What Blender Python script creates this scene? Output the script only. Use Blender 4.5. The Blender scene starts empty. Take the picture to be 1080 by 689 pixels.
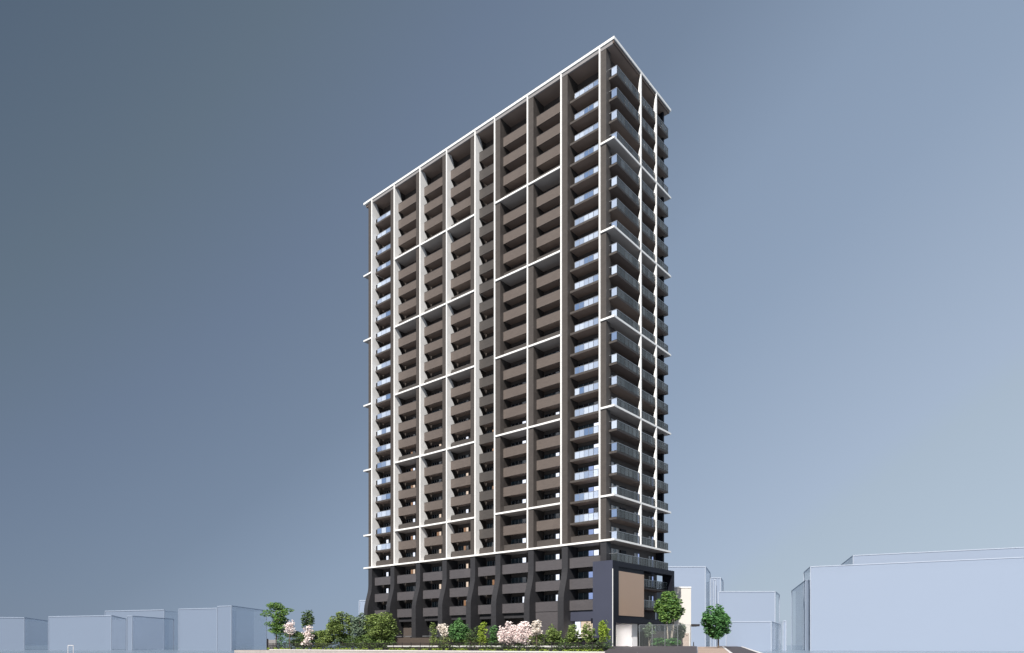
import bpy, math, random
random.seed(7)
scene = bpy.context.scene
COL = scene.collection
R_ = math.radians

# ------------------------------------------------------------------ camera model (image 1080 x 689)
F_PX = 718.0
YAW = R_(40.07)
FW = (-math.sin(YAW), math.cos(YAW))
RT = (math.cos(YAW), math.sin(YAW))
_D, _L = 95.86, (647.8 - 540) / F_PX * 95.86
CX, CY = -(_D * FW[0] + _L * RT[0]), -(_D * FW[1] + _L * RT[1])
EYE = 1.0
HZ = 680.5

def ray(px):
    t = (px - 540) / F_PX
    return FW[0] + t * RT[0], FW[1] + t * RT[1]
def front(px, y):                       # x on the plane y = const
    d = ray(px); s = (y - CY) / d[1]
    return CX + s * d[0]
def right(px, x):                       # y on the plane x = const
    d = ray(px); s = (x - CX) / d[0]
    return CY + s * d[1]
def at(px, D):
    d = ray(px)
    return CX + D * d[0], CY + D * d[1]
def depth(x, y):
    return (x - CX) * FW[0] + (y - CY) * FW[1]
def hgt(py, D):
    return EYE + (HZ - py) * D / F_PX

# ------------------------------------------------------------------ materials
def srgb(r, g, b):
    f = lambda c: (c / 255 / 12.92) if c / 255 <= .04045 else ((c / 255 + .055) / 1.055) ** 2.4
    return (f(r), f(g), f(b), 1)

def mat(name, col, rough=.6, vary=.12, scale=2.0, bump=0.0, metal=0.0, spec=.4, stretch=(1, 1, 1), island=0.0, trans=0.0, island_col=None):
    m = bpy.data.materials.new(name); m.use_nodes = True
    nt = m.node_tree; N = nt.nodes; Lk = nt.links
    b = N['Principled BSDF']
    b.inputs['Roughness'].default_value = rough
    b.inputs['Metallic'].default_value = metal
    b.inputs['Specular IOR Level'].default_value = spec
    c4 = (col[0], col[1], col[2], 1)
    tc = N.new('ShaderNodeTexCoord'); mp = N.new('ShaderNodeMapping'); mp.inputs['Scale'].default_value = stretch
    Lk.new(tc.outputs['Object'], mp.inputs['Vector'])
    nz = N.new('ShaderNodeTexNoise'); nz.inputs['Scale'].default_value = scale; nz.inputs['Detail'].default_value = 4
    Lk.new(mp.outputs[0], nz.inputs['Vector'])
    mx = N.new('ShaderNodeMix'); mx.data_type = 'RGBA'
    mx.inputs[6].default_value = tuple(c * (1 - vary) for c in c4[:3]) + (1,)
    mx.inputs[7].default_value = tuple(min(1, c * (1 + vary)) for c in c4[:3]) + (1,)
    Lk.new(nz.outputs['Fac'], mx.inputs[0])
    out = mx.outputs[2]
    if island or island_col:
        g = N.new('ShaderNodeNewGeometry')
        m2 = N.new('ShaderNodeMix'); m2.data_type = 'RGBA'
        Lk.new(out, m2.inputs[6])
        ic = island_col or tuple(min(1, c * (1 + island)) for c in c4[:3])
        m2.inputs[7].default_value = (ic[0], ic[1], ic[2], 1)
        Lk.new(g.outputs['Random Per Island'], m2.inputs[0])
        out = m2.outputs[2]
    Lk.new(out, b.inputs['Base Color'])
    if bump:
        bp = N.new('ShaderNodeBump'); bp.inputs['Strength'].default_value = bump; bp.inputs['Distance'].default_value = .03
        Lk.new(nz.outputs['Fac'], bp.inputs['Height']); Lk.new(bp.outputs[0], b.inputs['Normal'])
    if trans:
        t = N.new('ShaderNodeBsdfTransparent'); ms = N.new('ShaderNodeMixShader'); ms.inputs[0].default_value = trans
        Lk.new(b.outputs[0], ms.inputs[1]); Lk.new(t.outputs[0], ms.inputs[2])
        Lk.new(ms.outputs[0], N['Material Output'].inputs['Surface'])
    return m

def tiled(name, col, sz=(.3, .06), rough=.55, mort=.75, vary=.1):
    """small facade tiles / ribs, in object space"""
    m = mat(name, col, rough, vary, .35)
    nt = m.node_tree; N = nt.nodes; Lk = nt.links
    b = N['Principled BSDF']; src = b.inputs['Base Color'].links[0].from_socket
    tc = N.new('ShaderNodeTexCoord'); sp = N.new('ShaderNodeSeparateXYZ'); Lk.new(tc.outputs['Object'], sp.inputs[0])
    ad = N.new('ShaderNodeMath'); ad.operation = 'ADD'; Lk.new(sp.outputs['X'], ad.inputs[0]); Lk.new(sp.outputs['Y'], ad.inputs[1])
    cb = N.new('ShaderNodeCombineXYZ'); Lk.new(ad.outputs[0], cb.inputs[0]); Lk.new(sp.outputs['Z'], cb.inputs[1])
    br = N.new('ShaderNodeTexBrick'); br.inputs['Scale'].default_value = 1
    br.inputs['Brick Width'].default_value = sz[0]; br.inputs['Row Height'].default_value = sz[1]
    br.inputs['Mortar Size'].default_value = .012
    br.inputs['Color1'].default_value = (1, 1, 1, 1); br.inputs['Color2'].default_value = (.86, .86, .87, 1)
    br.inputs['Mortar'].default_value = (mort, mort, mort, 1)
    Lk.new(cb.outputs[0], br.inputs['Vector'])
    ml = N.new('ShaderNodeMix'); ml.data_type = 'RGBA'; ml.blend_type = 'MULTIPLY'; ml.inputs[0].default_value = 1
    Lk.new(src, ml.inputs[6]); Lk.new(br.outputs['Color'], ml.inputs[7]); Lk.new(ml.outputs[2], b.inputs['Base Color'])
    return m

def glass(name, col, transp, rough=.08, spec=.8):
    m = mat(name, col, rough, .06, .4, spec=spec, trans=transp)
    return m

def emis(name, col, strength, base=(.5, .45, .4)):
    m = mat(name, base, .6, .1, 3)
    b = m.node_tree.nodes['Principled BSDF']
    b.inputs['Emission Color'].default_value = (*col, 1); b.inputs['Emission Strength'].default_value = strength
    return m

M = {}
M['white'] = mat('white_paint', (.70, .69, .675), .5, .07, .5, stretch=(1, 1, .15))
M['brown'] = tiled('brown_tile', (.066, .057, .052), (.6, .3))
M['parapet'] = tiled('taupe_tile', (.113, .092, .081), (.45, .15))
M['parapet_dark'] = tiled('dark_taupe_tile', (.060, .053, .049), (.45, .15))
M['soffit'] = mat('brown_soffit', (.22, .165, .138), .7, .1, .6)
M['wall'] = tiled('recess_wall_tile', (.085, .070, .062), (.3, .1))
M['charcoal'] = tiled('charcoal_tile', (.030, .0295, .033), (.6, .3))
M['base_parapet'] = tiled('grey_tile', (.078, .072, .077), (.45, .15))
M['navy'] = mat('navy_metal_panel', (.046, .050, .075), .38, .08, .4, spec=.5)
M['black'] = mat('black_metal', (.010, .011, .017), .5, .1, 1, spec=.15)
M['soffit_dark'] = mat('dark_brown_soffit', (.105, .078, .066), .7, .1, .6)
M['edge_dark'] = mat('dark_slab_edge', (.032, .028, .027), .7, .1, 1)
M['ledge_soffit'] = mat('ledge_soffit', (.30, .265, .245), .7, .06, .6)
M['partition'] = mat('partition_wall', (.045, .038, .034), .8, .1, .6)  # darker than the column fronts, painting shade over sun patches in the recesses
M['metal'] = mat('aluminium', (.33, .34, .36), .35, .05, 1, metal=.6)
M['darkmetal'] = mat('dark_aluminium', (.04, .04, .045), .4, .08, 1, metal=.4)
M['frosted'] = mat('frosted_balcony_glass', (.54, .61, .73), .12, .05, .4, spec=.7, trans=.30, island_col=(.12, .19, .34))
def skew(m, p):
    nt = m.node_tree
    g = next(n for n in nt.nodes if n.type == 'NEW_GEOMETRY'); l = g.outputs['Random Per Island'].links[0]; dst = l.to_socket
    pw = nt.nodes.new('ShaderNodeMath'); pw.operation = 'POWER'; pw.inputs[1].default_value = p
    oi = nt.nodes.new('ShaderNodeObjectInfo'); ad = nt.nodes.new('ShaderNodeMath'); ad.operation = 'ADD'
    fr = nt.nodes.new('ShaderNodeMath'); fr.operation = 'FRACT'
    nt.links.new(g.outputs['Random Per Island'], ad.inputs[0]); nt.links.new(oi.outputs['Random'], ad.inputs[1])
    nt.links.new(ad.outputs[0], fr.inputs[0]); nt.links.new(fr.outputs[0], pw.inputs[0]); nt.links.new(pw.outputs[0], dst)
skew(M['frosted'], 1.5)
M['tinted'] = mat('tinted_balcony_glass', (.030, .035, .034), .09, .3, .12, spec=.9, trans=.42, island_col=(.105, .118, .122))  # broad colour noise paints uneven reflections into the glass
skew(M['tinted'], 1.5)
M['pane'] = glass('window_glass', (.020, .024, .030), .0, .05, .9)
M['pane_teal'] = glass('teal_window_glass', (.045, .07, .085), .0, .06, .9)
M['curtain'] = mat('white_curtain', (.62, .60, .58), .9, .12, 4, stretch=(8, 8, .3))
M['lit_or_sky_white'] = emis('room_or_sky_glow_white', (.82, .87, 1.0), .75)  # glow imitates reflected sky in the glass bay, room light elsewhere
M['sky_glow_blue'] = emis('sky_reflection_glow_blue', (.36, .50, .95), .40)  # bluish glow painted in for sky reflected in the panes
M['lit_warm'] = emis('lit_room_warm', (1.0, .78, .60), .50)
M['lit_orange'] = emis('lit_room_orange', (.9, .42, .16), .20)
M['wall_fill'] = emis('entrance_fill_light', (1, .94, .88), 150)  # glow for the added slab that brightens the entrance wall
M['panel'] = mat('bronze_panel', (.33, .232, .172), .45, .03, .3)
M['entrance'] = mat('entrance_white', (.80, .79, .80), .5, .03, .5)
M['concrete'] = mat('concrete', (.21, .20, .20), .8, .12, 1.2)
M['paving'] = tiled('pale_paving', (.36, .32, .30), (.6, .6), .8)
M['brick'] = tiled('beige_brick_paving', (.36, .27, .22), (.4, .2), .8)
M['asphalt'] = mat('asphalt', (.055, .048, .055), .85, .2, 2.5, bump=.2)
M['kerb'] = mat('kerb_stone', (.55, .53, .53), .7, .08, 2)
M['fence'] = mat('fence_metal', (.022, .020, .022), .5, .1, 1)
M['lowwall'] = tiled('brown_garden_wall', (.075, .058, .048), (.4, .12))
M['soil'] = mat('soil', (.035, .026, .018), .95, .3, 3, bump=.4)
M['cream'] = mat('cream_render', (.52, .50, .47), .7, .04, .4)
M['beige'] = tiled('beige_tile', (.40, .33, .29), (.5, .25))
M['ghost_side'] = mat('see_through_blue_side', (.48, .56, .68), .7, .02, .05, trans=.70, spec=.1)  # paler and see-through, lifting block sides that get little sun
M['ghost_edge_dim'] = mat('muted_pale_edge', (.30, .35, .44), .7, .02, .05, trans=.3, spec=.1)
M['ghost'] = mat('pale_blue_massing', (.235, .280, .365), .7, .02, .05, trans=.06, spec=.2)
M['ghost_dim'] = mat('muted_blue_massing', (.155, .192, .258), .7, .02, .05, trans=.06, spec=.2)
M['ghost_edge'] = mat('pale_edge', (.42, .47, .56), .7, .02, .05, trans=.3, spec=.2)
M['ground'] = mat('pale_ground', (.17, .22, .28), .22, .03, .02, spec=.6)
M['bark'] = mat('bark', (.10, .075, .055), .9, .25, 6, bump=.5, stretch=(1, 1, .3))
M['palebark'] = mat('pale_bark', (.30, .27, .23), .9, .2, 6, bump=.3, stretch=(1, 1, .3))
def leaf(name, a, b_):
    q = .92 if 'blossom' in name else .86
    return mat(name, tuple(c * q for c in a), .55, .35, .9, spec=.3, island_col=tuple(c * q for c in b_))
M['leaf_olive'] = leaf('leaf_olive', (.055, .095, .022), (.25, .33, .09))
M['leaf_green'] = leaf('leaf_green', (.028, .090, .028), (.15, .31, .10))
M['leaf_mix'] = leaf('leaf_mix', (.035, .10, .030), (.20, .33, .07))
M['leaf_hedge'] = leaf('leaf_hedge', (.030, .062, .018), (.18, .27, .07))
M['leaf_dark'] = leaf('leaf_dark', (.022, .048, .016), (.11, .17, .055))
M['leaf_lime'] = leaf('leaf_lime', (.13, .20, .022), (.38, .50, .07))
M['leaf_grey'] = leaf('leaf_grey', (.06, .10, .06), (.22, .29, .20))
M['leaf_street'] = leaf('leaf_street', (.022, .080, .028), (.14, .33, .10))
M['blossom_pink'] = leaf('blossom_pink', (.80, .62, .60), (.95, .90, .88))
M['blossom_white'] = leaf('blossom_white', (.68, .58, .48), (.90, .86, .80))

# ------------------------------------------------------------------ mesh helper
class MB:
    def __init__(s): s.v = []; s.f = []; s.m = []; s.mats = []
    def mi(s, k):
        if k not in s.mats: s.mats.append(k)
        return s.mats.index(k)
    def box(s, x0, x1, y0, y1, z0, z1, k):
        if x0 > x1: x0, x1 = x1, x0
        if y0 > y1: y0, y1 = y1, y0
        n = len(s.v); i = s.mi(k)
        s.v += [(x0, y0, z0), (x1, y0, z0), (x1, y1, z0), (x0, y1, z0), (x0, y0, z1), (x1, y0, z1), (x1, y1, z1), (x0, y1, z1)]
        for q in ((3, 2, 1, 0), (4, 5, 6, 7), (0, 1, 5, 4), (1, 2, 6, 5), (2, 3, 7, 6), (3, 0, 4, 7)):
            s.f.append(tuple(n + a for a in q)); s.m.append(i)
        return s
    def prism(s, pts, a0, a1, axis, k):
        """polygon pts extruded along axis; axis 'x': pts are (y,z); 'y': pts are (x,z); 'z': pts are (x,y)"""
        n = len(s.v); m = len(pts); i = s.mi(k)
        for a in (a0, a1):
            for p, q in pts:
                s.v.append({'x': (a, p, q), 'y': (p, a, q), 'z': (p, q, a)}[axis])
        s.f.append(tuple(n + j for j in range(m))); s.m.append(i)
        s.f.append(tuple(n + m + j for j in reversed(range(m)))); s.m.append(i)
        for j in range(m):
            j2 = (j + 1) % m
            s.f.append((n + j, n + m + j, n + m + j2, n + j2)); s.m.append(i)
        return s
    def hexa(s, base, z0, z1, k, top=None):
        """quad footprint, z1 may be four heights"""
        n = len(s.v); i = s.mi(k)
        zs = z1 if isinstance(z1, (list, tuple)) else [z1] * 4
        z0s = z0 if isinstance(z0, (list, tuple)) else [z0] * 4
        s.v += [(p[0], p[1], z) for p, z in zip(base, z0s)] + [(p[0], p[1], z) for p, z in zip(top or base, zs)]
        for q in ((3, 2, 1, 0), (4, 5, 6, 7), (0, 1, 5, 4), (1, 2, 6, 5), (2, 3, 7, 6), (3, 0, 4, 7)):
            s.f.append(tuple(n + a for a in q)); s.m.append(i)
        return s
    def tube(s, p0, p1, r0, r1, k, n=6):
        ax = [p1[i] - p0[i] for i in range(3)]; L = math.sqrt(sum(a * a for a in ax)) or 1e-6; ax = [a / L for a in ax]
        u = (1, 0, 0) if abs(ax[0]) < .8 else (0, 1, 0)
        c = lambda a, b: (a[1] * b[2] - a[2] * b[1], a[2] * b[0] - a[0] * b[2], a[0] * b[1] - a[1] * b[0])
        e = c(ax, u); l = math.sqrt(sum(a * a for a in e)); e = [a / l for a in e]; g = c(ax, e)
        b = len(s.v); i = s.mi(k)
        for p, r in ((p0, r0), (p1, r1)):
            for j in range(n):
                t = 2 * math.pi * j / n
                s.v.append(tuple(p[q] + r * (math.cos(t) * e[q] + math.sin(t) * g[q]) for q in range(3)))
        for j in range(n):
            j2 = (j + 1) % n
            s.f.append((b + j, b + j2, b + n + j2, b + n + j)); s.m.append(i)
        s.f.append(tuple(b + j for j in reversed(range(n)))); s.m.append(i)
        s.f.append(tuple(b + n + j for j in range(n))); s.m.append(i)
        return s
    def build(s, name, parent=None, origin=(0, 0, 0)):
        me = bpy.data.meshes.new(name)
        o = origin
        me.from_pydata([(v[0] - o[0], v[1] - o[1], v[2] - o[2]) for v in s.v], [], s.f)
        for k in s.mats: me.materials.append(M[k])
        me.polygons.foreach_set('material_index', s.m)
        me.update()
        ob = bpy.data.objects.new(name, me); COL.objects.link(ob)
        ob.location = o
        if parent is not None: ob.parent = parent
        return ob

def B(x0, x1, y0, y1, z0, z1, k): return MB().box(x0, x1, y0, y1, z0, z1, k)
def tag(o, label=None, cat=None, group=None, kind=None):
    if label: o['label'] = label
    if cat: o['category'] = cat
    if group: o['group'] = group
    if kind: o['kind'] = kind
    return o
def empty(name, loc=(0, 0, 0)):
    o = bpy.data.objects.new(name, None); COL.objects.link(o); o.location = loc
    return o
def part(mb, name, parent):
    """mb in world coordinates -> child of an unrotated parent"""
    L = parent.location
    g = parent.parent
    w = [L[0], L[1], L[2]]
    while g is not None:
        w = [w[i] + g.location[i] for i in range(3)]; g = g.parent
    o = mb.build(name, parent, (0, 0, 0))
    for v in o.data.vertices:
        v.co.x -= w[0]; v.co.y -= w[1]; v.co.z -= w[2]
    return o

# ------------------------------------------------------------------ the tower
FH = 3.15
ZB = EYE + (HZ - 568.7) * _D / F_PX            # belt ledge, mid height
ZR = ZB + 528.5 * _D / F_PX                    # roof ledge
XL = front(383.3, 0)                           # left tip
YE = right(707.9, 0)                           # far tip of the right side
LT = .27                                       # ledge thickness
WY = 2.9                                       # wall plane of the long side recesses
WX = -2.0                                      # wall plane of the short side recesses
PY = .95                                       # parapet plane
fin_px = [391.6, 415.2, 442.4, 470.4, 500.4, 521.0, 555.6, 591.0, 631.6]
FX = [front(p, .05) for p in fin_px]           # left edge of each white fin
FT = [.29, .27, .26, .25, .25, .24, .23, .23, .23]
CWID = 1.0
tower = empty('apartment_tower', (-28, 9, 0))
tag(tower, 'tall dark brown high-rise apartment block with white vertical fins and horizontal ledges', 'apartment building')

cols = []                                      # (x0,x1) of each column, outer face y=.16
for i, (x, t) in enumerate(zip(FX, FT)):
    if i <= 4: cols.append((x - CWID, x))      # fin on the right flank of the column
    else: cols.append((x + t, x + t + CWID))   # fin on the left flank of the column
cols[8] = (FX[8] + FT[8], FX[8] + FT[8] + .93)

# core
part(B(XL + 1.2, WX, WY, YE - 1.0, 7.0, ZR - .3, 'wall'), 'wall', tower)
part(B(WX - .5, WX - .003, 1.32, WY - .003, ZB - FH, ZR - .3, 'wall'), 'corner_wall', tower)

def lobe_profile(z_levels, back, bulge, out):
    """outline in (depth, z): straight outer edge, scalloped inner edge"""
    pts = [(out, z_levels[0]), (out, z_levels[-1])]
    inner = []
    for a, b in zip(z_levels[:-1], z_levels[1:]):
        h = b - a
        lo, hi = a + 1.0, b - .32
        inner.append((back, a)); inner.append((back, lo))
        for j in range(1, 8):
            t = j / 8
            inner.append((back + bulge * min(math.sin(min(1, t / .3) * math.pi / 2), ((1 - t) / .70) ** .7), lo + (hi - lo) * t))
        inner.append((back, hi))
    inner.append((back, z_levels[-1]))
    return pts + list(reversed(inner))

levels = [ZB + FH * k for k in range(22)] + [ZR]
for i, (x, t) in enumerate(zip(FX, FT)):
    part(MB().prism(lobe_profile(levels, PY + .02, .95, .03), x, x + t, 'x', 'white'), 'fin', tower)
for i, (a, b) in enumerate(cols):
    y0 = .16
    part(B(a + .003, b - .003, y0, PY + .25 if i < 8 else 1.3, ZB + .05, ZR - .2, 'brown'), 'column', tower)
    if i < 8: part(B(a + .02, b - .02, PY + .253, WY - .01, ZB + .05, ZR - .2, 'partition'), 'partition_wall', tower)
# short side fins
FY = [right(676.0, 0), right(692.2, 0)]
for y in FY:
    pr = [(-p, z) for p, z in lobe_profile(levels, .14, .34, -.012)]
    part(MB().prism(pr, y, y + .22, 'y', 'white'), 'fin', tower)

part(B(WX - .3, -.75, YE - 1.35, YE - .95, ZB - FH, ZR - .46, 'black'), 'end_wall', tower)
# roof ledge: slab with white edge, brown soffit
rf = MB()
rf.box(XL, .0, 0, YE, ZR - .02, ZR + .34, 'white')
part(rf, 'roof_ledge', tower)
part(B(XL + .35, -.35, .35, YE - .35, ZR - .45, ZR - .023, 'soffit'), 'roof_soffit', tower)
part(B(FX[0] + .3, -.34, .12, .349, ZR - .55, ZR - .023, 'concrete'), 'roof_beam', tower)
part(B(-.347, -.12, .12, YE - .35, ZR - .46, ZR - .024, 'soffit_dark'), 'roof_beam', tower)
part(B(XL + 6, -6, 6, YE - 5, ZR + .34, ZR + .9, 'concrete'), 'roof_upstand', tower)

# ledges
def ledge(x0, x1, y0, y1, z):
    l = part(B(x0, x1, y0, y1, z - LT / 2, z + LT / 2, 'white'), 'ledge', tower)
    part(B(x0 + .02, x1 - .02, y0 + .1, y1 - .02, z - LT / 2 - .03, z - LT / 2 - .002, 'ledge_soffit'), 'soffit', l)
for k in (2, 6, 10, 14, 18):
    z = ZB + FH * k
    lf = MB(); lf.prism([(FX[8] + .15, 0), (0, 0), (0, YE), (WX - .2, YE), (WX - .2, 1.31), (FX[8] + .15, 1.31)], z - LT / 2, z + LT / 2, 'z', 'white')
    l = part(lf, 'ledge', tower)
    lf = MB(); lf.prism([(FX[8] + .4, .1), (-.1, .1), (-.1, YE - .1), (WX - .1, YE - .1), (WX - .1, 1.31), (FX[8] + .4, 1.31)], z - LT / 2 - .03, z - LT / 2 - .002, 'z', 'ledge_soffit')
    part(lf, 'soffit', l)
    ledge(FX[5] + .03, FX[7] + .2, 0, WY - .1, z)
    ledge(FX[1] + .03, FX[4] + .2, 0, WY - .1, z)
    ledge(XL, FX[0] + .15, 0, 2.6, z)
l = part(B(XL, 0, 0, YE, ZB - LT / 2, ZB + LT / 2, 'white'), 'belt_ledge', tower)
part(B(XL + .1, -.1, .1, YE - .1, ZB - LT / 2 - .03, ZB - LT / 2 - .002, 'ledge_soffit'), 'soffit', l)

# base columns: swing outwards towards the ground
for i, (a, b) in enumerate(cols):
    zt = ZB - LT / 2
    pts = [(.16, zt)]
    for j in range(9):
        t = j / 8; s = t * t * (3 - 2 * t)
        pts.append((.16 - 1.05 * s, zt - 3.3 - 5.0 * t))
    pts += [(-.89, -.3), (2.88, -.3), (2.88, zt)]
    if i == 8: pts = [(.16, zt), (.16, -.3), (1.3, -.3), (1.3, zt)]
    part(MB().prism(pts, a - .05, b + .03, 'x', 'charcoal'), 'base_column', tower)

# bays
bays = []
for i in range(8):
    x0 = cols[i][1] + .0 if i <= 4 else cols[i][1]
    if i <= 4: x0 = FX[i] + FT[i]
    x1 = cols[i + 1][0] if i + 1 <= 4 else FX[i + 1]
    bays.append(('F', i, x0, x1))
yb = [PY, FY[0], FY[1], YE - .75]
for i in range(3):
    bays.append(('R', i, yb[i] if i == 0 else yb[i] + .38, yb[i + 1]))

def rail_front(mb, x0, x1, y, z0, z1, kind='frosted', n=5):
    for j in range(n):
        mb.box(x0 + (x1 - x0) * j / n + .03, x0 + (x1 - x0) * (j + 1) / n - .01, y, y + .04, z0, z1 - .06, kind)
    mb.box(x0, x1, y - .02, y + .05, z1 - .058, z1, 'metal')
    for j in range(n + 1):
        x = x0 + (x1 - x0 - .06) * j / n
        mb.box(x, x + .05, y - .03, y - .002, z0 - .1, z1 - .06, 'metal')
def rail_side(mb, x, y0, y1, z0, z1, kind='tinted', n=6):
    for j in range(n):
        mb.box(x - .04, x, y0 + (y1 - y0) * j / n + .02, y0 + (y1 - y0) * (j + 1) / n - .005, z0, z1 - .06, kind)
    mb.box(x - .05, x + .02, y0, y1, z1 - .058, z1, 'metal')
    for j in range(n + 1):
        y = y0 + (y1 - y0 - .05) * j / n
        mb.box(x + .002, x + .03, y, y + .04, z0 - .1, z1 - .06, 'darkmetal')

def make_balcony(bay, k):
    """(slab mesh, guard mesh, guard name)"""
    side, i, a, b = bay
    z = ZB + FH * k
    s, g = MB(), MB(); gname = 'parapet'
    on_ledge = (k in (2, 6, 10, 14, 18)) or k == 0
    st, sb = z + .10, z - .16
    if side == 'F':
        a2, b2 = a + .004, b - .004
        glassy = i in (0, 7) and k >= 1
        base = k < 0
        led = on_ledge and not glassy and (i in (1, 2, 3, 5, 6) or k == 0)
        if not (on_ledge and (i in (1, 2, 3, 5, 6) or k == 0)):
            s.box(a2, b2, PY + (.12 if not glassy else -.1) - (.28 if base else 0), WY - .003, sb, st, 'soffit' if not base else 'charcoal')
            if glassy:
                s.box(a2, b2, PY - .14, PY - .103, sb - .03, st + .03, 'brown')
        else:
            s.box(a2, b2, PY + .6, WY - .12, z + LT / 2 + .003, z + LT / 2 + .06, 'soffit')
        if glassy:
            rail_front(g, a2 + (.55 if i == 7 else .03), b2 - .02, PY + .30, z + .12, z + 1.30, n=6 if i == 7 else 4); gname = 'glass_railing'
        elif led:
            g.box(a2, b2, PY + .12, PY + .27, z + LT / 2 + .004, z + 1.28, 'parapet_dark' if k else 'brown')
        else:
            m = 'base_parapet' if base else ('parapet_dark' if i == 4 else 'parapet')
            q = -.28 if base else 0
            g.box(a2, b2, PY + q, PY + q + .117, z - .34, z + 1.17, m)
            g.box(a2, b2, PY + q - .02, PY + q + .15, z + 1.173, z + 1.22, 'darkmetal')
    else:
        xo = -.17
        y0 = a if i == 0 else a - .38
        led = on_ledge
        framed = k < -1
        if i == 2: y1 = b
        else: y1 = b
        if not led:
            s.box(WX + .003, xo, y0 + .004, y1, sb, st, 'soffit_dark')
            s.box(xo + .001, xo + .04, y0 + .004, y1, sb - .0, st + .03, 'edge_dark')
            if i == 0 and k >= 0: s.box(cols[8][1], xo + .04, y0 - .04, y0 - .001, sb - .0, st + .03, 'brown')
        gname = 'glass_railing'
        rail_side(g, xo, y0 + .05, y1 - .02, z + .2, z + 1.34)
        if i == 0 and k >= -1:
            g.box(cols[8][1] + .42, xo, y0 + .0, y0 + .04, z + .2, z + 1.28, 'frosted' if k >= 0 else 'tinted')
            g.box(cols[8][1] + .02, xo, y0 - .02, y0 + .045, z + 1.283, z + 1.34, 'metal')
        if i == 2:
            g.box(WX + .1, xo, y1 - .02, y1 + .02, z + .2, z + 1.28, 'tinted')
    return s, g, gname

def win_front(f, p, x0, x1, y, z0, z1, n, rnd, mats):
    """f frame mesh, p pane mesh, sliding glazing facing -y"""
    f.box(x0, x1, y - .09, y - .004, z1, z1 + .08, 'darkmetal')
    w = (x1 - x0) / n
    for j in range(n + 1):
        x = x0 + w * j
        f.box(x - .035, x + .035, y - .09, y - .004, z0, z1 - .003, 'metal')
    for j in range(n):
        p.box(x0 + w * j + .04, x0 + w * (j + 1) - .04, y - .05, y - .01, z0, z1 - .01, mats[j])
def win_side(f, p, y0, y1, x, z0, z1, n, mats):
    f.box(x + .004, x + .09, y0, y1, z1, z1 + .08, 'darkmetal')
    w = (y1 - y0) / n
    for j in range(n + 1):
        y = y0 + w * j
        f.box(x + .004, x + .09, y - .035, y + .035, z0, z1 - .003, 'metal')
    for j in range(n):
        p.box(x + .01, x + .05, y0 + w * j + .04, y0 + w * (j + 1) - .04, z0, z1 - .01, mats[j])

rw = random.Random(3)
def make_window(bay, k):
    side, i, a, b = bay
    z = ZB + FH * k + .2
    f, p = MB(), MB()
    if side == 'F':
        w = b - a
        x1 = b - {0: 3.1, 1: 3.2, 2: 3.0, 3: 3.0, 4: 2.3, 5: 2.35, 6: 2.15, 7: 1.75}[i]
        x0 = max(a + .12, x1 - 3.7)
        n = 4 if i not in (0, 4) else 3
        low = k <= 6
        if i in (5, 6, 7): last = 'lit_or_sky_white' if low and rw.random() < .8 else 'curtain'
        elif i in (1, 2, 3): last = rw.choice(['lit_warm', 'lit_or_sky_white', 'curtain', 'lit_warm']) if low else 'curtain'
        else: last = rw.choice(['lit_orange', 'pane', 'curtain']) if low else 'pane'
        ms = [rw.choice(['pane', 'pane', 'pane_teal'])] * n
        ms[-1] = last
        if i == 7: ms[-2] = 'sky_glow_blue' if k <= 3 else 'pane_teal'; pass
        if i in (1, 2, 3) and low and rw.random() < .35: ms[-2] = 'lit_orange'
        if i == 0: ms = ['pane', 'lit_or_sky_white' if k <= 1 else 'pane', 'pane']
        win_front(f, p, x0, x1, WY - .02, z, z + 2.15, n, rw, ms)
        if w > 5 and k % 1 == 0:
            pass
    else:
        if i == 0:
            win_side(f, p, a + 1.4, a + 3.4, WX, z, z + 2.1, 3, ['curtain', 'pane_teal', 'curtain'] if k < 8 else ['pane'] * 3)
            f.box(WX + .004, WX + .2, a + 3.9, a + 5.4, z + 1.55, z + 2.1, 'black')
        else:
            c = (a + b) / 2 - .4
            win_side(f, p, c - .75, c + .75, WX, z + .5, z + 2.1, 3, ['curtain', 'pane_teal', 'sky_glow_blue' if k < 4 else 'curtain'])
    return f, p

units = []
for bay in bays:
    for k in range(-3, 22):
        if bay[0] == 'F' and bay[1] == 7 and k < -3: continue
        if bay[0] == 'R' and k < -1 and bay[1] == 0: continue
        side, i, a, b = bay
        if side == 'F': wpx = F_PX * (b - a) / depth((a + b) / 2, 1) * .85
        else: wpx = F_PX * (b - a) / depth(0, (a + b) / 2) * .6
        units.append((wpx / (depth((a + b) / 2, 1) if side == 'F' else depth(0, (a + b) / 2)), bay, k))
units.sort(key=lambda u: (-round(u[0], 4), u[2]))
rest_b, rest_w = MB(), MB()
def merge(dst, src):
    n = len(dst.v); dst.v += src.v
    for f, m in zip(src.f, src.m):
        dst.f.append(tuple(n + a for a in f)); dst.m.append(dst.mi(src.mats[m]))
nb = nw = 0
for _, bay, k in units:
    s, g, gn = make_balcony(bay, k)
    if nb < 100 and s.v:
        o = part(s, 'balcony', tower); part(g, gn, o); nb += 1
    else:
        merge(rest_b, s); merge(rest_b, g)
    f, p = make_window(bay, k)
    if nw < 100:
        o = part(f, 'window', tower); part(p, 'pane', o); nw += 1
    else:
        merge(rest_w, f); merge(rest_w, p)
part(rest_b, 'balcony_rows', tower)['kind'] = 'stuff'
part(rest_w, 'window_rows', tower)['kind'] = 'stuff'

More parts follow.
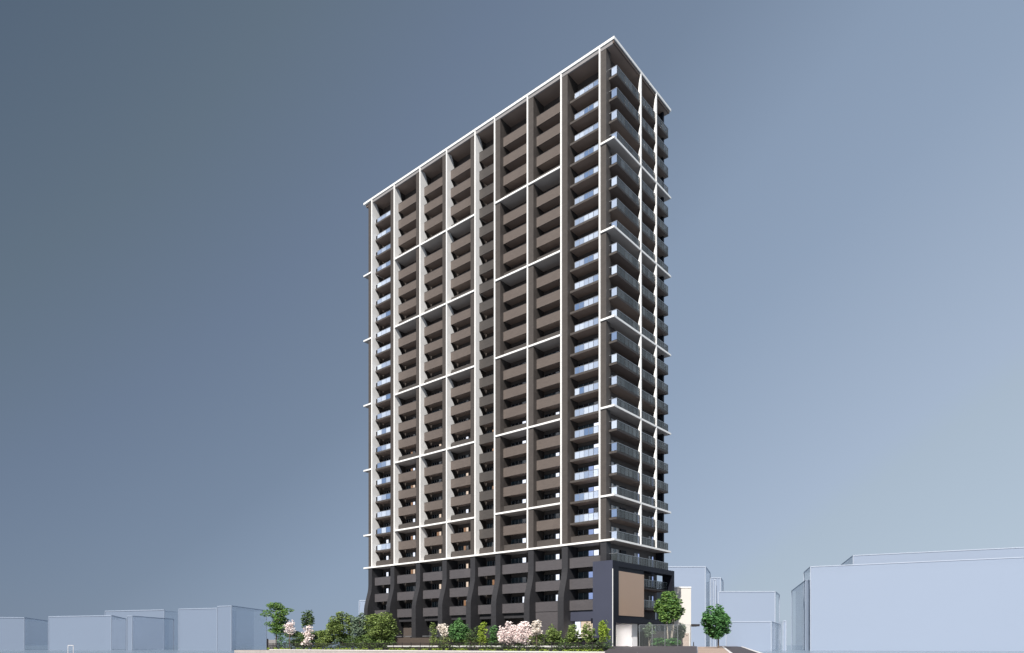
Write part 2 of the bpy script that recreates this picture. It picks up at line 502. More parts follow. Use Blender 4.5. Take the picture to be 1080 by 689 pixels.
# ground storey of the long side
for i in range(8):
    a, b = bays[i][2], bays[i][3]
    zt = ZB - 3 * FH - .16
    if i == 7:
        part(B(a, b, .9, 1.1, zt - 1.75, zt - .19, 'navy'), 'fascia', tower)
        f, p = MB(), MB()
        win_front(f, p, a + .1, b - .1, 2.0, .8, zt - 1.8, 5, rw, ['lit_or_sky_white', 'lit_warm', 'lit_warm', 'lit_orange', 'lit_warm'])
        o = part(f, 'shop_window', tower); part(p, 'pane', o)
        part(B(a, b, 2.05, WY - .01, -.3, zt - .01, 'wall'), 'ground_wall', tower)
    elif i == 6:
        part(B(a, b, .7, 1.1, -.3, zt - .25, 'base_parapet'), 'ground_wall', tower)
    else:
        part(B(a, b, 2.2, WY - .01, -.3, zt - .01, 'wall' if i % 2 else 'charcoal'), 'ground_wall', tower)
        part(B(a, b, 1.1, 2.19, zt - 1.0, zt - .19, 'charcoal'), 'fascia', tower)
        part(B(a + (b - a) * .35, b - .5, 2.1, 2.19, -.3, 2.7, 'black'), 'shutter', tower)
        if i in (1, 2):
            part(B(a, b, .5, .8, 2.55, 2.66, 'metal'), 'canopy_bar', tower)
part(B(XL + 1.2, -3.2, WY + .01, YE - 1.4, -.3, 6.99, 'charcoal'), 'base_wall', tower)

# navy pier and dark frame at the near corner
NX = .72; NY = -1.5
xl = front(625.2, NY)
zt = hgt(590.8, depth(NX, NY))
NXR = right(645.9, NX)                          # y of the right front corner when x=NX
part(B(front(625.2, NXR), NX, NXR, NXR + .85, -.3, zt, 'navy'), 'corner_pier', tower)
part(B(NX + .003, NX + .03, NXR + .1, NXR + .85, -.3, zt - .003, 'black'), 'pier_side_darkener', tower)  # thin black sheet added so the sunlit pier side reads dark
part(B(NX + .003, NX + .07, NXR - .03, NXR + .09, .75, zt - 1.2, 'white'), 'edge_trim', tower)
YF = right(711.2, NX)
y1 = NXR + .853
ztop_in = zt - .85
part(B(-1.0, NX, y1, YF, zt - .75, zt - .004, 'black'), 'frame_head', tower)
zb1, zb0 = hgt(651.5, depth(NX, y1)), hgt(657, depth(NX, y1))
part(B(-3.4, NX, y1, YF, zb0, zb1, 'black'), 'frame_sill', tower)
part(B(-1.0, NX, YF - .75, YF, zb1 + .003, zt - .753, 'black'), 'frame_post', tower)
ya = right(651.8, NX - .1); yc = right(679.2, NX - .1)
part(B(-1.0, NX - .003, y1, ya, zb1 + .003, zt - .753, 'black'), 'frame_post', tower)
part(B(-.6, NX - .1, ya + .003, yc, zb1 + .35, zt - 1.35, 'panel'), 'cladding_panel', tower)
part(B(-.6, NX - .16, ya + .003, yc, zb1 + .004, zb1 + .347, 'black'), 'panel_base', tower)
part(B(-.6, NX - .16, ya + .003, yc, zt - 1.347, zt - .754, 'black'), 'panel_head', tower)
part(B(WX - .4, WX - .003, 1.4, YE - 1.4, zb1 + .003, ZB - FH, 'wall'), 'lower_side_wall', tower)
# side slab over the ground storey
part(B(-3.4, -.2, .9, YE - .5, zb0 - .001, zb0 + .25, 'black') if False else B(-3.4, -1.1, 1.35, YE - 1.4, zb1 + .004, zb1 + .2, 'black'), 'ceiling_slab', tower)
# entrance box
ex1 = .05
ey0 = right(666.3, ex1); ey1 = right(672.2, ex1)
part(B(front(649.3, ey0), ex1, ey0, ey1, .3, zb0 - .005, 'entrance'), 'entrance_wall', tower)
gl = MB()
gy1 = YE - 1.5
gx = -.9
for j in range(7):
    y = ey1 + .05 + (gy1 - ey1 - .1) * j / 6
    gl.box(gx - .06, gx + .06, y - .04, y + .04, .3, zb0 - .01, 'darkmetal')
gl.box(gx - .05, gx + .05, ey1 + .01, gy1, 2.9, 2.98, 'darkmetal')
o = part(gl, 'entrance_glazing', tower)
part(B(gx - .02, gx + .02, ey1 + .01, gy1, .3, zb0 - .02, 'tinted'), 'pane', o)
part(B(gx - 2.3, gx - .6, ey1 + .3, ey1 + 2.2, zb0 - .35, zb0 - .2, 'lit_warm'), 'lobby_light', tower)
part(B(-2.4, -.25, .2, .8, zb0 - .05, zb0 - .01, 'wall_fill'), 'entrance_fill_light', tower)  # added glowing slab, unseen behind the pier, brightens the shaded entrance wall
part(B(-3.19, -3.0, 3.2, YE - 1.5, .3, zb0 - .012, 'beige'), 'lobby_wall', tower)

# ------------------------------------------------------------------ ground, paving, road
g = B(-3000, 3000, -400, 4200, -.7, -.5, 'ground').build('ground'); tag(g, kind='structure')
xa = front(281, -9.2)
def z_quad(name, quad, zs, th, m):
    mb = MB(); mb.hexa(quad, [z - th for z in zs], zs, m)
    return tag(mb.build(name), kind='structure')
# pavement and garden soil in front of the tower
pv = B(xa, front(641, -9.0), -16.0, -8.62, -.49, .03, 'paving').build('pavement'); tag(pv, kind='structure')
gs = B(xa, front(641, -8.6), -8.4, 1.0, -.49, .10, 'soil').build('garden_bed'); tag(gs, kind='structure')
kb = B(xa, front(641, -8.6), -8.6, -8.41, -.49, .16, 'kerb').build('kerb'); tag(kb, kind='structure')
fc = B(xa + 3, -.5, 1.004, YE + 3, -.49, .2, 'concrete').build('forecourt'); tag(fc, kind='structure')
# driveway rising to the entrance
def P(px, D): return at(px, D)
D0, D1 = 78, 93
z_quad('driveway', [P(636, D0), P(735, D0), P(735, D1), P(644, D1)], [-.05, -.05, hgt(681.7, D1), hgt(681.7, D1)], .5, 'asphalt')
z_quad('entrance_plaza', [P(643, D1 + .02), P(735, D1 + .02), P(731, 128), P(668, 128)], [hgt(681.75, D1)] * 4, .5, 'concrete')
# street to the right, rising gently
def strip(name, pxa0, pxa1, pxb0, pxb1, Da, Db, za, zb_, m):
    z_quad(name, [P(pxa0, Da), P(pxa1, Da), P(pxb1, Db), P(pxb0, Db)], [za, za, zb_, zb_], .4, m)
za, zb_ = .0, hgt(682.2, 150)
strip('footpath', 736, 769.3, 735.5, 761.5, 84, 150, za, zb_, 'brick')
strip('kerb', 769.4, 772.6, 761.6, 763.6, 84, 150, za + .02, zb_ + .03, 'kerb')
strip('road', 772.7, 800, 763.7, 781, 84, 150, za - .05, zb_ + .0, 'asphalt')
strip('kerb', 800.1, 804.5, 781.1, 783.5, 84, 150, za + .02, zb_ + .03, 'kerb')
strip('road', 763.7, 781, 757, 772, 150.1, 230, zb_, hgt(681.4, 230), 'asphalt')

# ------------------------------------------------------------------ fence, garden walls
fx0, fx1 = front(282, -8.1), front(640, -8.1)
fn = empty('fence', (fx0, -8.1, .1))
tag(fn, 'long low dark metal railing along the front of the planting', 'fence')
rl = MB()
rl.box(fx0, fx1, -8.13, -8.07, 1.28, 1.34, 'fence'); rl.box(fx0, fx1, -8.13, -8.07, .28, .33, 'fence')
part(rl, 'rail', fn)
ps = MB(); n = int((fx1 - fx0) / .22)
for j in range(n):
    x = fx0 + .15 + j * .22
    ps.box(x, x + .03, -8.12, -8.085, .331, 1.279, 'fence')
part(ps, 'bars', fn)
x = fx0
while x < fx1:
    part(B(x, x + .1, -8.2, -8.135, .05, 1.42, 'fence'), 'post', fn); x += 2.2
wl = B(front(283.4, -7.6), front(291, -7.6), -7.7, -7.4, .1, 2.1, 'concrete').build('garden_wall')
tag(wl, 'short brownish grey garden wall at the left end of the dark railing', 'wall')
pt = B(front(281.2, -8.0), front(281.2, -8.0) + .22, -8.0, -7.75, .05, 2.3, 'fence').build('gate_post')
tag(pt, 'dark upright post closing the left end of the garden', 'post')
lw = B(front(405, -4), front(462, -4), -4.1, -3.8, .1, 2.25, 'lowwall').build('garden_wall')
tag(lw, 'low dark brown garden wall between the widest olive tree and the olive brown shrub', 'wall')
lw = B(front(575, -4), front(636, -4), -4.1, -3.8, .1, 2.0, 'black').build('garden_wall')
tag(lw, 'low black wall below the lit ground floor window behind thin trees', 'wall')
wb = B(front(409, -6.4), front(634, -6.4), -6.55, -6.25, .1, .70, 'lowwall').box(front(409, -6.4), front(634, -6.4), -6.6, -6.2, .703, .92, 'white').build('planter_edge')
tag(wb, 'long white stone planter edge showing in pieces behind the railing', 'planter')

# ------------------------------------------------------------------ vegetation
def blob_points(rnd, blobs, n):
    tot = sum(b[3] * b[4] * b[5] for b in blobs); out = []
    for (x, y, z, rx, ry, rz) in blobs:
        c = max(6, int(n * rx * ry * rz / tot))
        for _ in range(c):
            while True:
                u, v, w = rnd.uniform(-1, 1), rnd.uniform(-1, 1), rnd.uniform(-1, 1)
                r = u * u + v * v + w * w
                if r <= 1 and r > rnd.random() * .8: break
            out.append((x + u * rx, y + v * ry, z + w * rz))
    return out
def leaf_mesh(pts, size, rnd, k):
    mb = MB(); i = mb.mi(k)
    for (x, y, z) in pts:
        s = size * rnd.uniform(.6, 1.35)
        a = rnd.uniform(0, 2 * math.pi); t = rnd.uniform(-.9, .9)
        ux, uy, uz = math.cos(a) * s, math.sin(a) * s, 0.25 * s * rnd.uniform(-1, 1)
        vx, vy, vz = -math.sin(a) * s * .55 * math.cos(t + .8), math.cos(a) * s * .55 * math.cos(t + .8), s * .55 * math.sin(t + .8)
        n = len(mb.v)
        mb.v += [(x - ux, y - uy, z - uz), (x + vx * .8, y + vy * .8, z + vz * .8), (x + ux, y + uy, z + uz), (x - vx * .8, y - vy * .8, z - vz * .8)]
        mb.f.append((n, n + 1, n + 2, n + 3)); mb.m.append(i)
    return mb

def tree(name, label, cat, px, y_or_D, w_px, top_px, low_px, k, n=1400, leafs=.17, group=None, by='y', z0=.1, stems=1,
         shape='round', bark='bark', seed=0, clump=.34, foot_px=None):
    rnd = random.Random(hash((px, w_px, seed)) & 0xffff if False else int(px * 13 + w_px * 7 + seed))
    if by == 'y': x, y = front(px, y_or_D), y_or_D
    else: x, y = at(px, y_or_D)
    D = depth(x, y); m = D / F_PX
    W = w_px * m / 2 * (1.5 if shape == 'hedge' and by == 'y' else 1); zt_, zl = hgt(top_px, D), hgt(low_px, D)
    H = (zt_ - zl) / 2; cz = (zt_ + zl) / 2
    root = empty(name, (x, y, z0)); tag(root, label, cat, group)
    blobs = []
    nb_ = {'round': 46, 'column': 22, 'layer': 36, 'hedge': 44, 'bush': 26}[shape]
    for j in range(nb_):
        if shape == 'layer':
            w = (j + .5) / nb_ * 2 - 1
            a = rnd.uniform(0, 6.28); rr = rnd.uniform(.1, .72) * (1.08 - .6 * abs(w - .1))
            blobs.append((x + math.cos(a) * rr * W, y + math.sin(a) * rr * W, cz + w * H * .85, W * .34, W * .34, H * .12))
        elif shape == 'hedge':
            blobs.append((x + rnd.uniform(-.8, .8) * W, y + rnd.uniform(-.6, .6), cz + rnd.uniform(-.75, .75) * H, min(W * .24, 1.6), .5, H * .28))
        elif shape == 'column':
            w = (j + .5) / nb_ * 2 - 1; a = rnd.uniform(0, 6.28); rr = rnd.uniform(.1, .6)
            blobs.append((x + math.cos(a) * rr * W, y + math.sin(a) * rr * W, cz + w * H * .85, W * .42, W * .42, H * .16))
        else:
            while True:
                u, v, w = (rnd.uniform(-1, 1) for _ in range(3))
                if .12 < u * u + v * v + w * w < 1: break
            q = clump * rnd.choice([.45, .6, .8, 1.05])
            blobs.append((x + u * W * (1 - q * .8), y + v * W * (1 - q * .8), cz + w * H * (1 - q * .8), W * q, W * q, H * q * .85))
    pts = blob_points(rnd, blobs, n)
    if shape == 'round': pts += blob_points(rnd, [(x + rnd.uniform(-.1, .1) * W, y, cz - .1 * H, W * .66, W * .66, H * .66)], int(n * .14))
    part(leaf_mesh(pts, leafs, rnd, k), 'crown' if cat == 'tree' else 'foliage', root)
    tr = MB()
    for s_ in range(stems):
        ox = 0 if stems == 1 else rnd.uniform(-.3, .3) * W; oy = 0 if stems == 1 else rnd.uniform(-.3, .3) * W
        r = max(.035, .045 * (zt_ - z0) * (.2 if stems > 1 else .42))
        p0 = (x + ox * .3, y + oy * .3, z0 - .1); p1 = (x + ox, y + oy, cz - H * .5)
        tr.tube(p0, p1, r, r * .7, bark)
        tr.tube(p1, (x + ox * 1.3, y + oy * 1.3, cz + H * .5), r * .7, r * .25, bark)
        for j in range(max(3, 9 // stems)):
            b = rnd.choice(blobs); t = rnd.uniform(0, .7)
            q = tuple(p1[a] + (((x + ox * 1.3, y + oy * 1.3, cz + H * .5)[a]) - p1[a]) * t for a in range(3))
            tr.tube(q, (b[0], b[1], b[2]), r * .35, r * .1, bark, 5)
    part(tr, 'trunk' if cat == 'tree' else 'stems', root)
    return root

GT = 'garden trees behind the railing'
tree('broadleaf_tree', 'airy layered bright green tree at the far left end of the garden', 'tree', 291.5, -6.5, 41, 634, 671, 'leaf_mix', 5200, .2, GT, shape='layer', clump=.3, seed=3)

tree('broadleaf_tree', 'small open dark green tree above a pink blossom bush, left part of garden', 'tree', 324, -5.0, 18, 641.5, 665, 'leaf_dark', 700, .24, GT)
tree('broadleaf_tree', 'first of the full olive green trees right of the clipped hedge, against sky', 'tree', 361, -5.5, 34, 643.5, 680, 'leaf_olive', 5200, .19, GT, stems=2)
tree('broadleaf_tree', 'greyish green looser tree between two full olive trees', 'tree', 380, -4.5, 26, 645.0, 680, 'leaf_grey', 3400, .22, GT, stems=2)
tree('broadleaf_tree', 'widest full olive green tree covering the left foot of the tower', 'tree', 403.5, -5.5, 43, 642.5, 679, 'leaf_olive', 6000, .19, GT, stems=3)
tree('broadleaf_tree', 'deep green round tree between white blossom and lime shrub', 'tree', 485, -5.5, 25, 651, 683, 'leaf_green', 3600, .17, GT, stems=2)
tree('slender_tree', 'thin muted green tree in front of the plain grey ground floor panel', 'tree', 584, -5.5, 21, 657, 682, 'leaf_olive', 1100, .16, GT, stems=3, seed=1)
tree('slender_tree', 'thin green tree at left side of the lit ground floor window', 'tree', 604, -5.5, 16, 656, 682, 'leaf_olive', 900, .15, GT, stems=2, seed=2)
tree('slender_tree', 'thin green tree at right side of the lit ground floor window', 'tree', 620, -5.5, 16, 654, 682, 'leaf_olive', 1000, .15, GT, stems=2, seed=4)
tree('slender_tree', 'yellow green slender tree in front of the navy corner pier', 'tree', 637, -6.6, 15, 651, 682, 'leaf_lime', 1100, .15, GT, stems=3, seed=5)

GB = 'flowering cherries behind the railing'
tree('cherry_tree', 'pale pink flowering tree overlapping the layered green tree at the far left', 'flowering tree', 305.5, -7.0, 14, 652, 672, 'blossom_pink', 600, .17, GB, bark='bark')
tree('cherry_tree', 'pale pink flowering tree below the small open dark tree', 'flowering tree', 324.8, -7.3, 15, 659, 682, 'blossom_pink', 800, .16, GB, shape='column')
tree('cherry_tree', 'narrow white flowering tree left of the deep green round tree', 'flowering tree', 467.5, -6.6, 15, 655, 675, 'blossom_white', 500, .15, GB)
tree('cherry_tree', 'left one of the two big pink flowering trees', 'flowering tree', 535.5, -6.8, 24, 653, 683.5, 'blossom_pink', 3000, .14, GB, stems=3)
tree('cherry_tree', 'right one of the two big pink flowering trees', 'flowering tree', 552.5, -6.5, 23, 653.5, 683.5, 'blossom_pink', 2800, .14, GB, stems=3, seed=9)
tree('cherry_tree', 'cream flowering tree touching the right side of the big pink ones', 'flowering tree', 566, -6.9, 15, 653, 672, 'blossom_white', 560, .15, GB)

GS = 'shrubs behind the railing'
def shrub(label, px, y, w, top, low, k, n=700, s=.15, shape='hedge', seed=0):
    tree('shrub', label, 'shrub', px, y, w, top, low, k, n, s, GS, shape=shape, stems=2, seed=seed)
shrub('dark green shrub at the left end beside the short garden wall', 296, -6.2, 18, 664, 685, 'leaf_green', 1000)
shrub('dark shrub below and between the two left pink flowering trees', 312, -6.0, 22, 667, 685, 'leaf_dark', 1000)
shrub('clipped square green hedge right of the second pink flowering tree', 341, -6.0, 21, 664.0, 685, 'leaf_olive', 3400, .14)
shrub('long dark hedge behind the two small pink flowering trees at the left end', 328, -5.2, 66, 664.0, 684, 'leaf_hedge', 12000, .16)
shrub('long dark hedge under the olive green trees, left of the tower foot', 386, -5.0, 70, 668, 684, 'leaf_hedge', 10000, .16)
shrub('dark hedge behind the lime shrub and the big pink flowering trees', 520, -5.0, 86, 671, 684, 'leaf_hedge', 4200, .14)
shrub('dark green hedge at the feet of the thin trees by the grey panel', 588, -4.8, 40, 668, 684, 'leaf_hedge', 2400, .14)
shrub('dark shrub under the first full olive tree', 364, -6.8, 22, 672, 685, 'leaf_dark', 900)
shrub('dark shrub under the widest olive tree', 392, -6.8, 36, 674, 685, 'leaf_hedge', 1000)
shrub('olive brown upright shrub left of the white flowering tree', 457, -6.0, 12, 656, 684, 'leaf_olive', 900, .13, 'column')
shrub('olive shrub under the white flowering tree', 469, -7.0, 15, 670, 685, 'leaf_olive', 650, .13)
shrub('lime green upright shrub right of the deep green round tree', 509, -6.2, 14, 655, 684, 'leaf_lime', 1000, .14, 'column')
shrub('dark filler shrub between round tree and lime shrub', 498, -5.6, 12, 660, 684, 'leaf_dark', 700, .14)
shrub('mid green shrub left of the big pink flowering trees', 520, -5.8, 12, 659, 684, 'leaf_green', 900, .15, 'column')
shrub('olive shrub under the cream flowering tree', 566, -6.2, 14, 668, 685, 'leaf_olive', 700, .13)
shrub('low dark shrubbery below the thin trees by the lit window', 606, -7.2, 44, 678, 686, 'leaf_dark', 900, .12)
shrub('brownish low bush at the foot of the navy pier', 636, -7.4, 14, 673, 686, 'leaf_dark', 500, .13)
gc = []
rg = random.Random(5)
x = fx0 + .5
while x < fx1 - .5:
    if rg.random() < .75:
        gc.append((x, -8.28 + .10, .24, .5, .14, rg.uniform(.12, .30)))
    x += .8
leaf_mesh(blob_points(rg, gc, 6000), .10, rg, 'leaf_lime').build('ground_cover')['kind'] = 'stuff'
gc = [(front(p, -7.4), -7.4, .35, 1.6, .5, .4) for p in range(288, 640, 9)]
gc += [(front(p, -7.3), -7.3, .55, rg.uniform(.5, 1.1), .4, rg.uniform(.4, .62)) for p in range(458, 640, 4) if rg.random() < .72]
leaf_mesh(blob_points(rg, gc, 9000), .13, rg, 'leaf_dark').build('ground_cover')['kind'] = 'stuff'

# entrance tree, shrubs, glass screen, street tree
ZP = hgt(681.75, D1)
tree('broadleaf_tree', 'leafy multi-stemmed tree with pale trunks beside the tower entrance', 'tree', 706, 97, 33, 619.5, 662, 'leaf_mix', 5200, .19, by='D', z0=ZP, stems=4, bark='palebark')
tree('shrub', 'rounded fresh green shrub mound under the multi-stemmed tree', 'shrub', 703, 95.5, 31, 672.5, 681.5, 'leaf_street', 3600, .13, by='D', z0=ZP, shape='hedge', stems=2)
tree('slender_tree', 'faint slim tree behind the glass screen right of the white entrance wall', 'tree', 685, 101, 15, 656, 674, 'leaf_grey', 1100, .15, by='D', z0=ZP, stems=2, bark='palebark')
tree('slender_tree', 'faint slim tree at the right end of the glass screen', 'tree', 718, 101, 16, 657, 676, 'leaf_grey', 1100, .15, by='D', z0=ZP, stems=2, bark='palebark')
tree('street_tree', 'lone round green tree on the brick footpath right of the tower', 'tree', 757.5, 128, 36, 635.0, 678, 'leaf_street', 8000, .22, by='D', z0=.45, clump=.3)
sc = empty('glass_screen', at(700, 94.2) + (ZP,)); tag(sc, 'long clear glass screen in front of the entrance garden', 'glass screen')
a0, a1 = at(674, 94.2), at(728, 94.2)
zt2 = hgt(659, 94.2)
def bar(mb, p, q, z0, z1, th, k):
    dx, dy = q[0] - p[0], q[1] - p[1]; l = math.hypot(dx, dy); nx, ny = -dy / l * th, dx / l * th
    mb.hexa([p, q, (q[0] + nx, q[1] + ny), (p[0] + nx, p[1] + ny)], z0, z1, k)
mb = MB(); M['clear'] = glass('clear_glass', (.20, .22, .22), .92, .1, .15)
bar(mb, a0, a1, ZP, zt2 - .05, .03, 'clear'); part(mb, 'pane', sc)
mb = MB(); bar(mb, a0, a1, zt2 - .048, zt2, .04, 'metal'); part(mb, 'rail', sc)
for j in range(5):
    t = j / 4; p = (a0[0] + (a1[0] - a0[0]) * t, a0[1] + (a1[1] - a0[1]) * t)
    part(B(p[0] - .03, p[0] + .03, p[1] + .05, p[1] + .11, ZP, zt2 - .05, 'metal'), 'post', sc)
# stone wall behind the screen
mb = MB(); bar(mb, at(676, 104), at(720, 104), ZP, hgt(666, 104), .3, 'charcoal')
tag(mb.build('stone_wall'), 'dark grey stone wall behind the glass screen and slim trees', 'wall')

# bollard
bx = at(731.5, 118); zz = ZP
mb = MB(); mb.tube((bx[0], bx[1], zz), (bx[0], bx[1], zz + .62), .09, .08, 'fence', 8); mb.tube((bx[0], bx[1], zz + .62), (bx[0], bx[1], zz + .74), .10, .03, 'fence', 8)
tag(mb.build('bollard'), 'small dark bollard at the corner of the cream building', 'bollard')

# cream neighbour
nbd = empty('cream_building', at(715, 124) + (-.5,)); tag(nbd, 'plain cream building beside the tower, partly behind the entrance tree', 'building')
def gquad(px0, px1, D0_, D1_, back):
    a, b = at(px0, D0_), at(px1, D1_)
    return [a, b, (b[0] + back * FW[0], b[1] + back * FW[1]), (a[0] + back * FW[0] , a[1] + back * FW[1])]
mb = MB(); mb.hexa(gquad(703, 728.8, 124, 124, 9), -.5, hgt(620.3, 124), 'cream'); part(mb, 'wall', nbd)
mb = MB(); mb.hexa(gquad(702.8, 729.1, 123.9, 123.9, 9.2), hgt(620.2, 124), hgt(619.0, 124), 'white'); part(mb, 'coping', nbd)
mb = MB(); mb.hexa(gquad(720, 726.5, 123.8, 123.8, .3), ZP - .3, hgt(668, 124), 'beige'); part(mb, 'door', nbd)
mb = MB(); mb.hexa(gquad(713, 719.5, 123.8, 123.8, .3), ZP - .3, hgt(669, 124), 'concrete'); part(mb, 'plinth', nbd)
mb = MB(); mb.hexa(gquad(729, 738, 124.2, 124.2, 3), hgt(660.6, 124), hgt(658.3, 124), 'fence'); part(mb, 'canopy', nbd)

# ------------------------------------------------------------------ pale massing-like neighbours
def inter(p, q, t): return (p[0] + (q[0] - p[0]) * t, p[1] + (q[1] - p[1]) * t)
def ghost(label, masses, m='ghost', group='plain pale blue background blocks', e=.14):
    """masses: list of (pxL, D_L, pxR, D_R, px_side or None, D_side, topL px, z0) -> a block each"""
    m0 = masses[0]; c = at((m0[0] + m0[2]) / 2, (m0[1] + m0[3]) / 2)
    root = empty('pale_building', (c[0], c[1], -.5)); tag(root, label, 'building', group)
    for (pl, dl, pr, dr, ps_, ds, top, base) in masses:
        A, Bp = at(pl, dl), at(pr, dr)
        z1 = hgt(top, dl); z0 = -.5 if base is None else hgt(base, dl)
        if ps_ is None:
            V = (FW[0] * 14, FW[1] * 14)
            Cq, Dq = (Bp[0] + V[0], Bp[1] + V[1]), (A[0] + V[0], A[1] + V[1])
        elif ps_ > pr:
            Cq = at(ps_, ds); V = (Cq[0] - Bp[0], Cq[1] - Bp[1]); Dq = (A[0] + V[0], A[1] + V[1])
        else:
            Dq = at(ps_, ds); V = (Dq[0] - A[0], Dq[1] - A[1]); Cq = (Bp[0] + V[0], Bp[1] + V[1])
        q = [A, Bp, Cq, Dq]
        mb = MB(); mb.hexa(q, z0, z1, m)
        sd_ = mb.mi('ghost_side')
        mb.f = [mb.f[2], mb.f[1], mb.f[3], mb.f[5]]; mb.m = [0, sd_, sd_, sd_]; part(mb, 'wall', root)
        ek = 'ghost_edge' if m == 'ghost' else 'ghost_edge_dim'
        tr = MB(); w = e * dl / 200 * .9
        for (x, y) in q[:2] + ([q[2]] if (ps_ and ps_ > pr) else []) + ([q[3]] if (ps_ and ps_ < pl) else []):
            tr.box(x - w, x + w, y - w, y + w, z0, z1, ek)
        cx_, cy_ = sum(p[0] for p in q) / 4, sum(p[1] for p in q) / 4
        for j in ([0] + ([1] if (ps_ and ps_ > pr) else []) + ([3] if (ps_ and ps_ < pl) else [])):
            p, r = q[j], q[(j + 1) % 4]
            l = math.hypot(r[0] - p[0], r[1] - p[1]); nx, ny = (r[1] - p[1]) / l * w, -(r[0] - p[0]) / l * w
            tr.hexa([(p[0] - nx, p[1] - ny), (p[0] + nx, p[1] + ny), (r[0] + nx, r[1] + ny), (r[0] - nx, r[1] - ny)], z1 + .01, z1 + 2 * w, ek)
        part(tr, 'edge_trim', root)
    return root
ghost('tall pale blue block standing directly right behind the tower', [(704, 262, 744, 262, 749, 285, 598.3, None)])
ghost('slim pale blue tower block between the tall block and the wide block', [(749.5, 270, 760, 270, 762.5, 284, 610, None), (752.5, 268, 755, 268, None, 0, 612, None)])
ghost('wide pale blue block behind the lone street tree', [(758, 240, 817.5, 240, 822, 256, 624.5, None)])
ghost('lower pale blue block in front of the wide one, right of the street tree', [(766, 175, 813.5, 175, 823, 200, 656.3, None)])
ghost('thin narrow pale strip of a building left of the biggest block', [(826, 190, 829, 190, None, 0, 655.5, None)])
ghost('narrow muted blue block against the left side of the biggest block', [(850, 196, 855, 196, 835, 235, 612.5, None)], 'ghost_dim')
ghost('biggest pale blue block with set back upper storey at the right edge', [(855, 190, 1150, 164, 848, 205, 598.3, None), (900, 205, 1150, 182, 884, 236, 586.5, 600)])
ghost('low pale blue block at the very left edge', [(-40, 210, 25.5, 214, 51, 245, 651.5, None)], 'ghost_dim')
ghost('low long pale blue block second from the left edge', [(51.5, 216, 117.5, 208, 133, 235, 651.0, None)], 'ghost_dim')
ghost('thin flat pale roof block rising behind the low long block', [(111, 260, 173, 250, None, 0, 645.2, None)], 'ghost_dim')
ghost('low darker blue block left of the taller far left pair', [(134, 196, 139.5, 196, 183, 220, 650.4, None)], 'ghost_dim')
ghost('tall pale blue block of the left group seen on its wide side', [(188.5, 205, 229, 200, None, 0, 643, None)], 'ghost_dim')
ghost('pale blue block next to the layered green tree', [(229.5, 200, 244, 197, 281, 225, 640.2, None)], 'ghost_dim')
ghost('small pale sliver of a building at the left foot of the tower', [(379, 205, 398, 205, None, 0, 634, None)])

# white pipe frame on the left plain
pf = at(74.5, 118); mb = MB()
p0, p1 = at(71.8, 118), at(77.4, 118); zt3 = hgt(680.9, 118)
for p in (p0, p1): mb.tube((p[0], p[1], -.5), (p[0], p[1], zt3), .055, .055, 'kerb', 8)
mb.tube((p0[0], p0[1], zt3), (p1[0], p1[1], zt3), .055, .055, 'kerb', 8)
tag(mb.build('hoop_barrier'), 'small white upside down U shaped frame on the plain, far left', 'barrier')

# ------------------------------------------------------------------ light
SUN_AZ = math.atan2(-.95, .33)      # horizontal direction TOWARDS the sun
SUN_EL = R_(43)
sd = (math.cos(SUN_EL) * math.cos(SUN_AZ), math.cos(SUN_EL) * math.sin(SUN_AZ), math.sin(SUN_EL))
sun = bpy.data.lights.new('sun', 'SUN'); sun.energy = 4.8; sun.angle = R_(.5); sun.color = (1, .955, .89)
so = bpy.data.objects.new('sun', sun); COL.objects.link(so)
from mathutils import Vector
so.rotation_euler = Vector(sd).to_track_quat('Z', 'Y').to_euler()

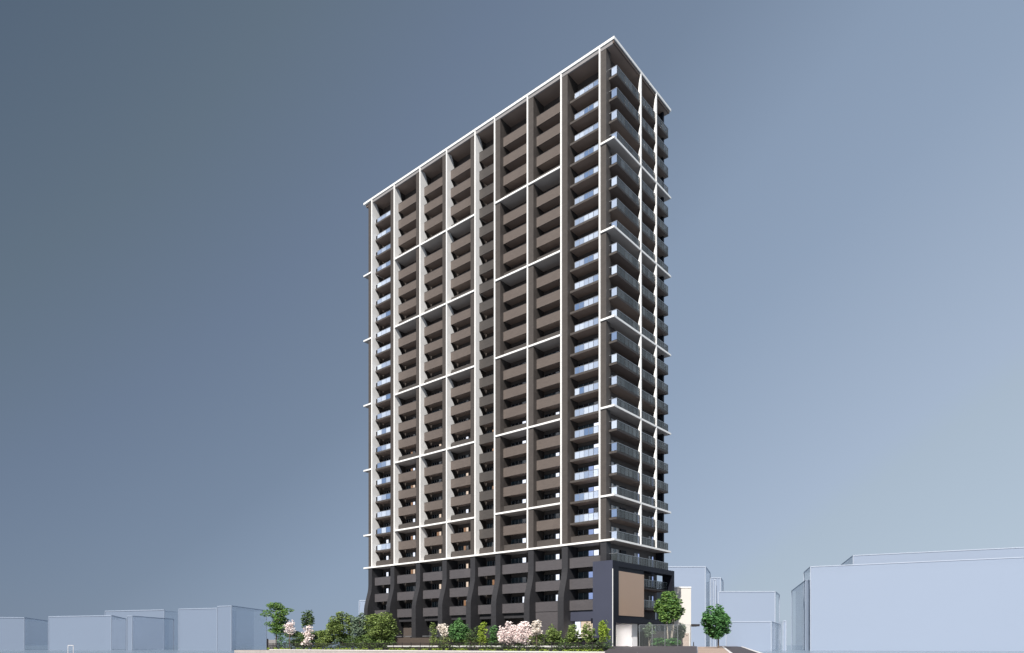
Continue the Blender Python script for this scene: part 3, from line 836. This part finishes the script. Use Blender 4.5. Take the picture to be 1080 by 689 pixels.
w = bpy.data.worlds.new('World'); scene.world = w; w.use_nodes = True
nt = w.node_tree; N = nt.nodes; Lk = nt.links
bg = N['Background']
tc = N.new('ShaderNodeTexCoord')
dp = N.new('ShaderNodeVectorMath'); dp.operation = 'DOT_PRODUCT'
dp.inputs[1].default_value = (.5077 * RT[0], .5077 * RT[1], -.5861)
Lk.new(tc.outputs['Generated'], dp.inputs[0])
ad = N.new('ShaderNodeMath'); ad.operation = 'MULTIPLY_ADD'; ad.inputs[1].default_value = 1 / 1.3; ad.inputs[2].default_value = .7137 / 1.3
Lk.new(dp.outputs['Value'], ad.inputs[0])
cr = N.new('ShaderNodeValToRGB'); e = cr.color_ramp
stops = [(0, (54, 72, 90)), (.12, (87, 103, 121)), (.2, (98, 114, 130)), (.3, (108, 124, 147)), (.42, (120, 137, 160)), (.53, (139, 157, 181)), (.62, (146, 164, 188)),
         (.8, (168, 184, 206)), (.83, (171, 187, 204)), (1.0, (184, 200, 216)), (1.25, (200, 213, 226))]
while len(e.elements) < len(stops): e.elements.new(.5)
for el, (p, c) in zip(e.elements, stops):
    el.position = p / 1.3; el.color = srgb(*c)
Lk.new(ad.outputs[0], cr.inputs[0])
sky = N.new('ShaderNodeTexSky'); sky.sky_type = 'NISHITA'; sky.sun_disc = False
sky.sun_elevation = SUN_EL; sky.sun_rotation = math.pi / 2 - SUN_AZ
sky.sun_rotation = sky.sun_rotation % (2 * math.pi)
bg.inputs['Strength'].default_value = .06
b2 = N.new('ShaderNodeBackground'); b2.inputs['Strength'].default_value = 1.0 / .76
Lk.new(sky.outputs[0], bg.inputs['Color']); Lk.new(cr.outputs[0], b2.inputs['Color'])
mxs = N.new('ShaderNodeMixShader'); mxs.inputs[0].default_value = .95
Lk.new(bg.outputs[0], mxs.inputs[1]); Lk.new(b2.outputs[0], mxs.inputs[2]); Lk.new(mxs.outputs[0], N['World Output'].inputs['Surface'])

# ------------------------------------------------------------------ camera & view
cam = bpy.data.cameras.new('camera'); co = bpy.data.objects.new('camera', cam); COL.objects.link(co)
cam.sensor_width = 36; cam.lens = F_PX / 1080 * 36; cam.shift_y = (HZ - 344.5) / 1080
cam.clip_start = .5; cam.clip_end = 9000
co.location = (CX, CY, EYE); co.rotation_euler = (math.pi / 2, 0, YAW)
scene.camera = co
scene.view_settings.view_transform = 'Standard'; scene.view_settings.look = 'None'
scene.view_settings.exposure = .7; scene.view_settings.gamma = 1
b2.inputs['Strength'].default_value = 1 / 1.6245
scene.render.engine = 'CYCLES'
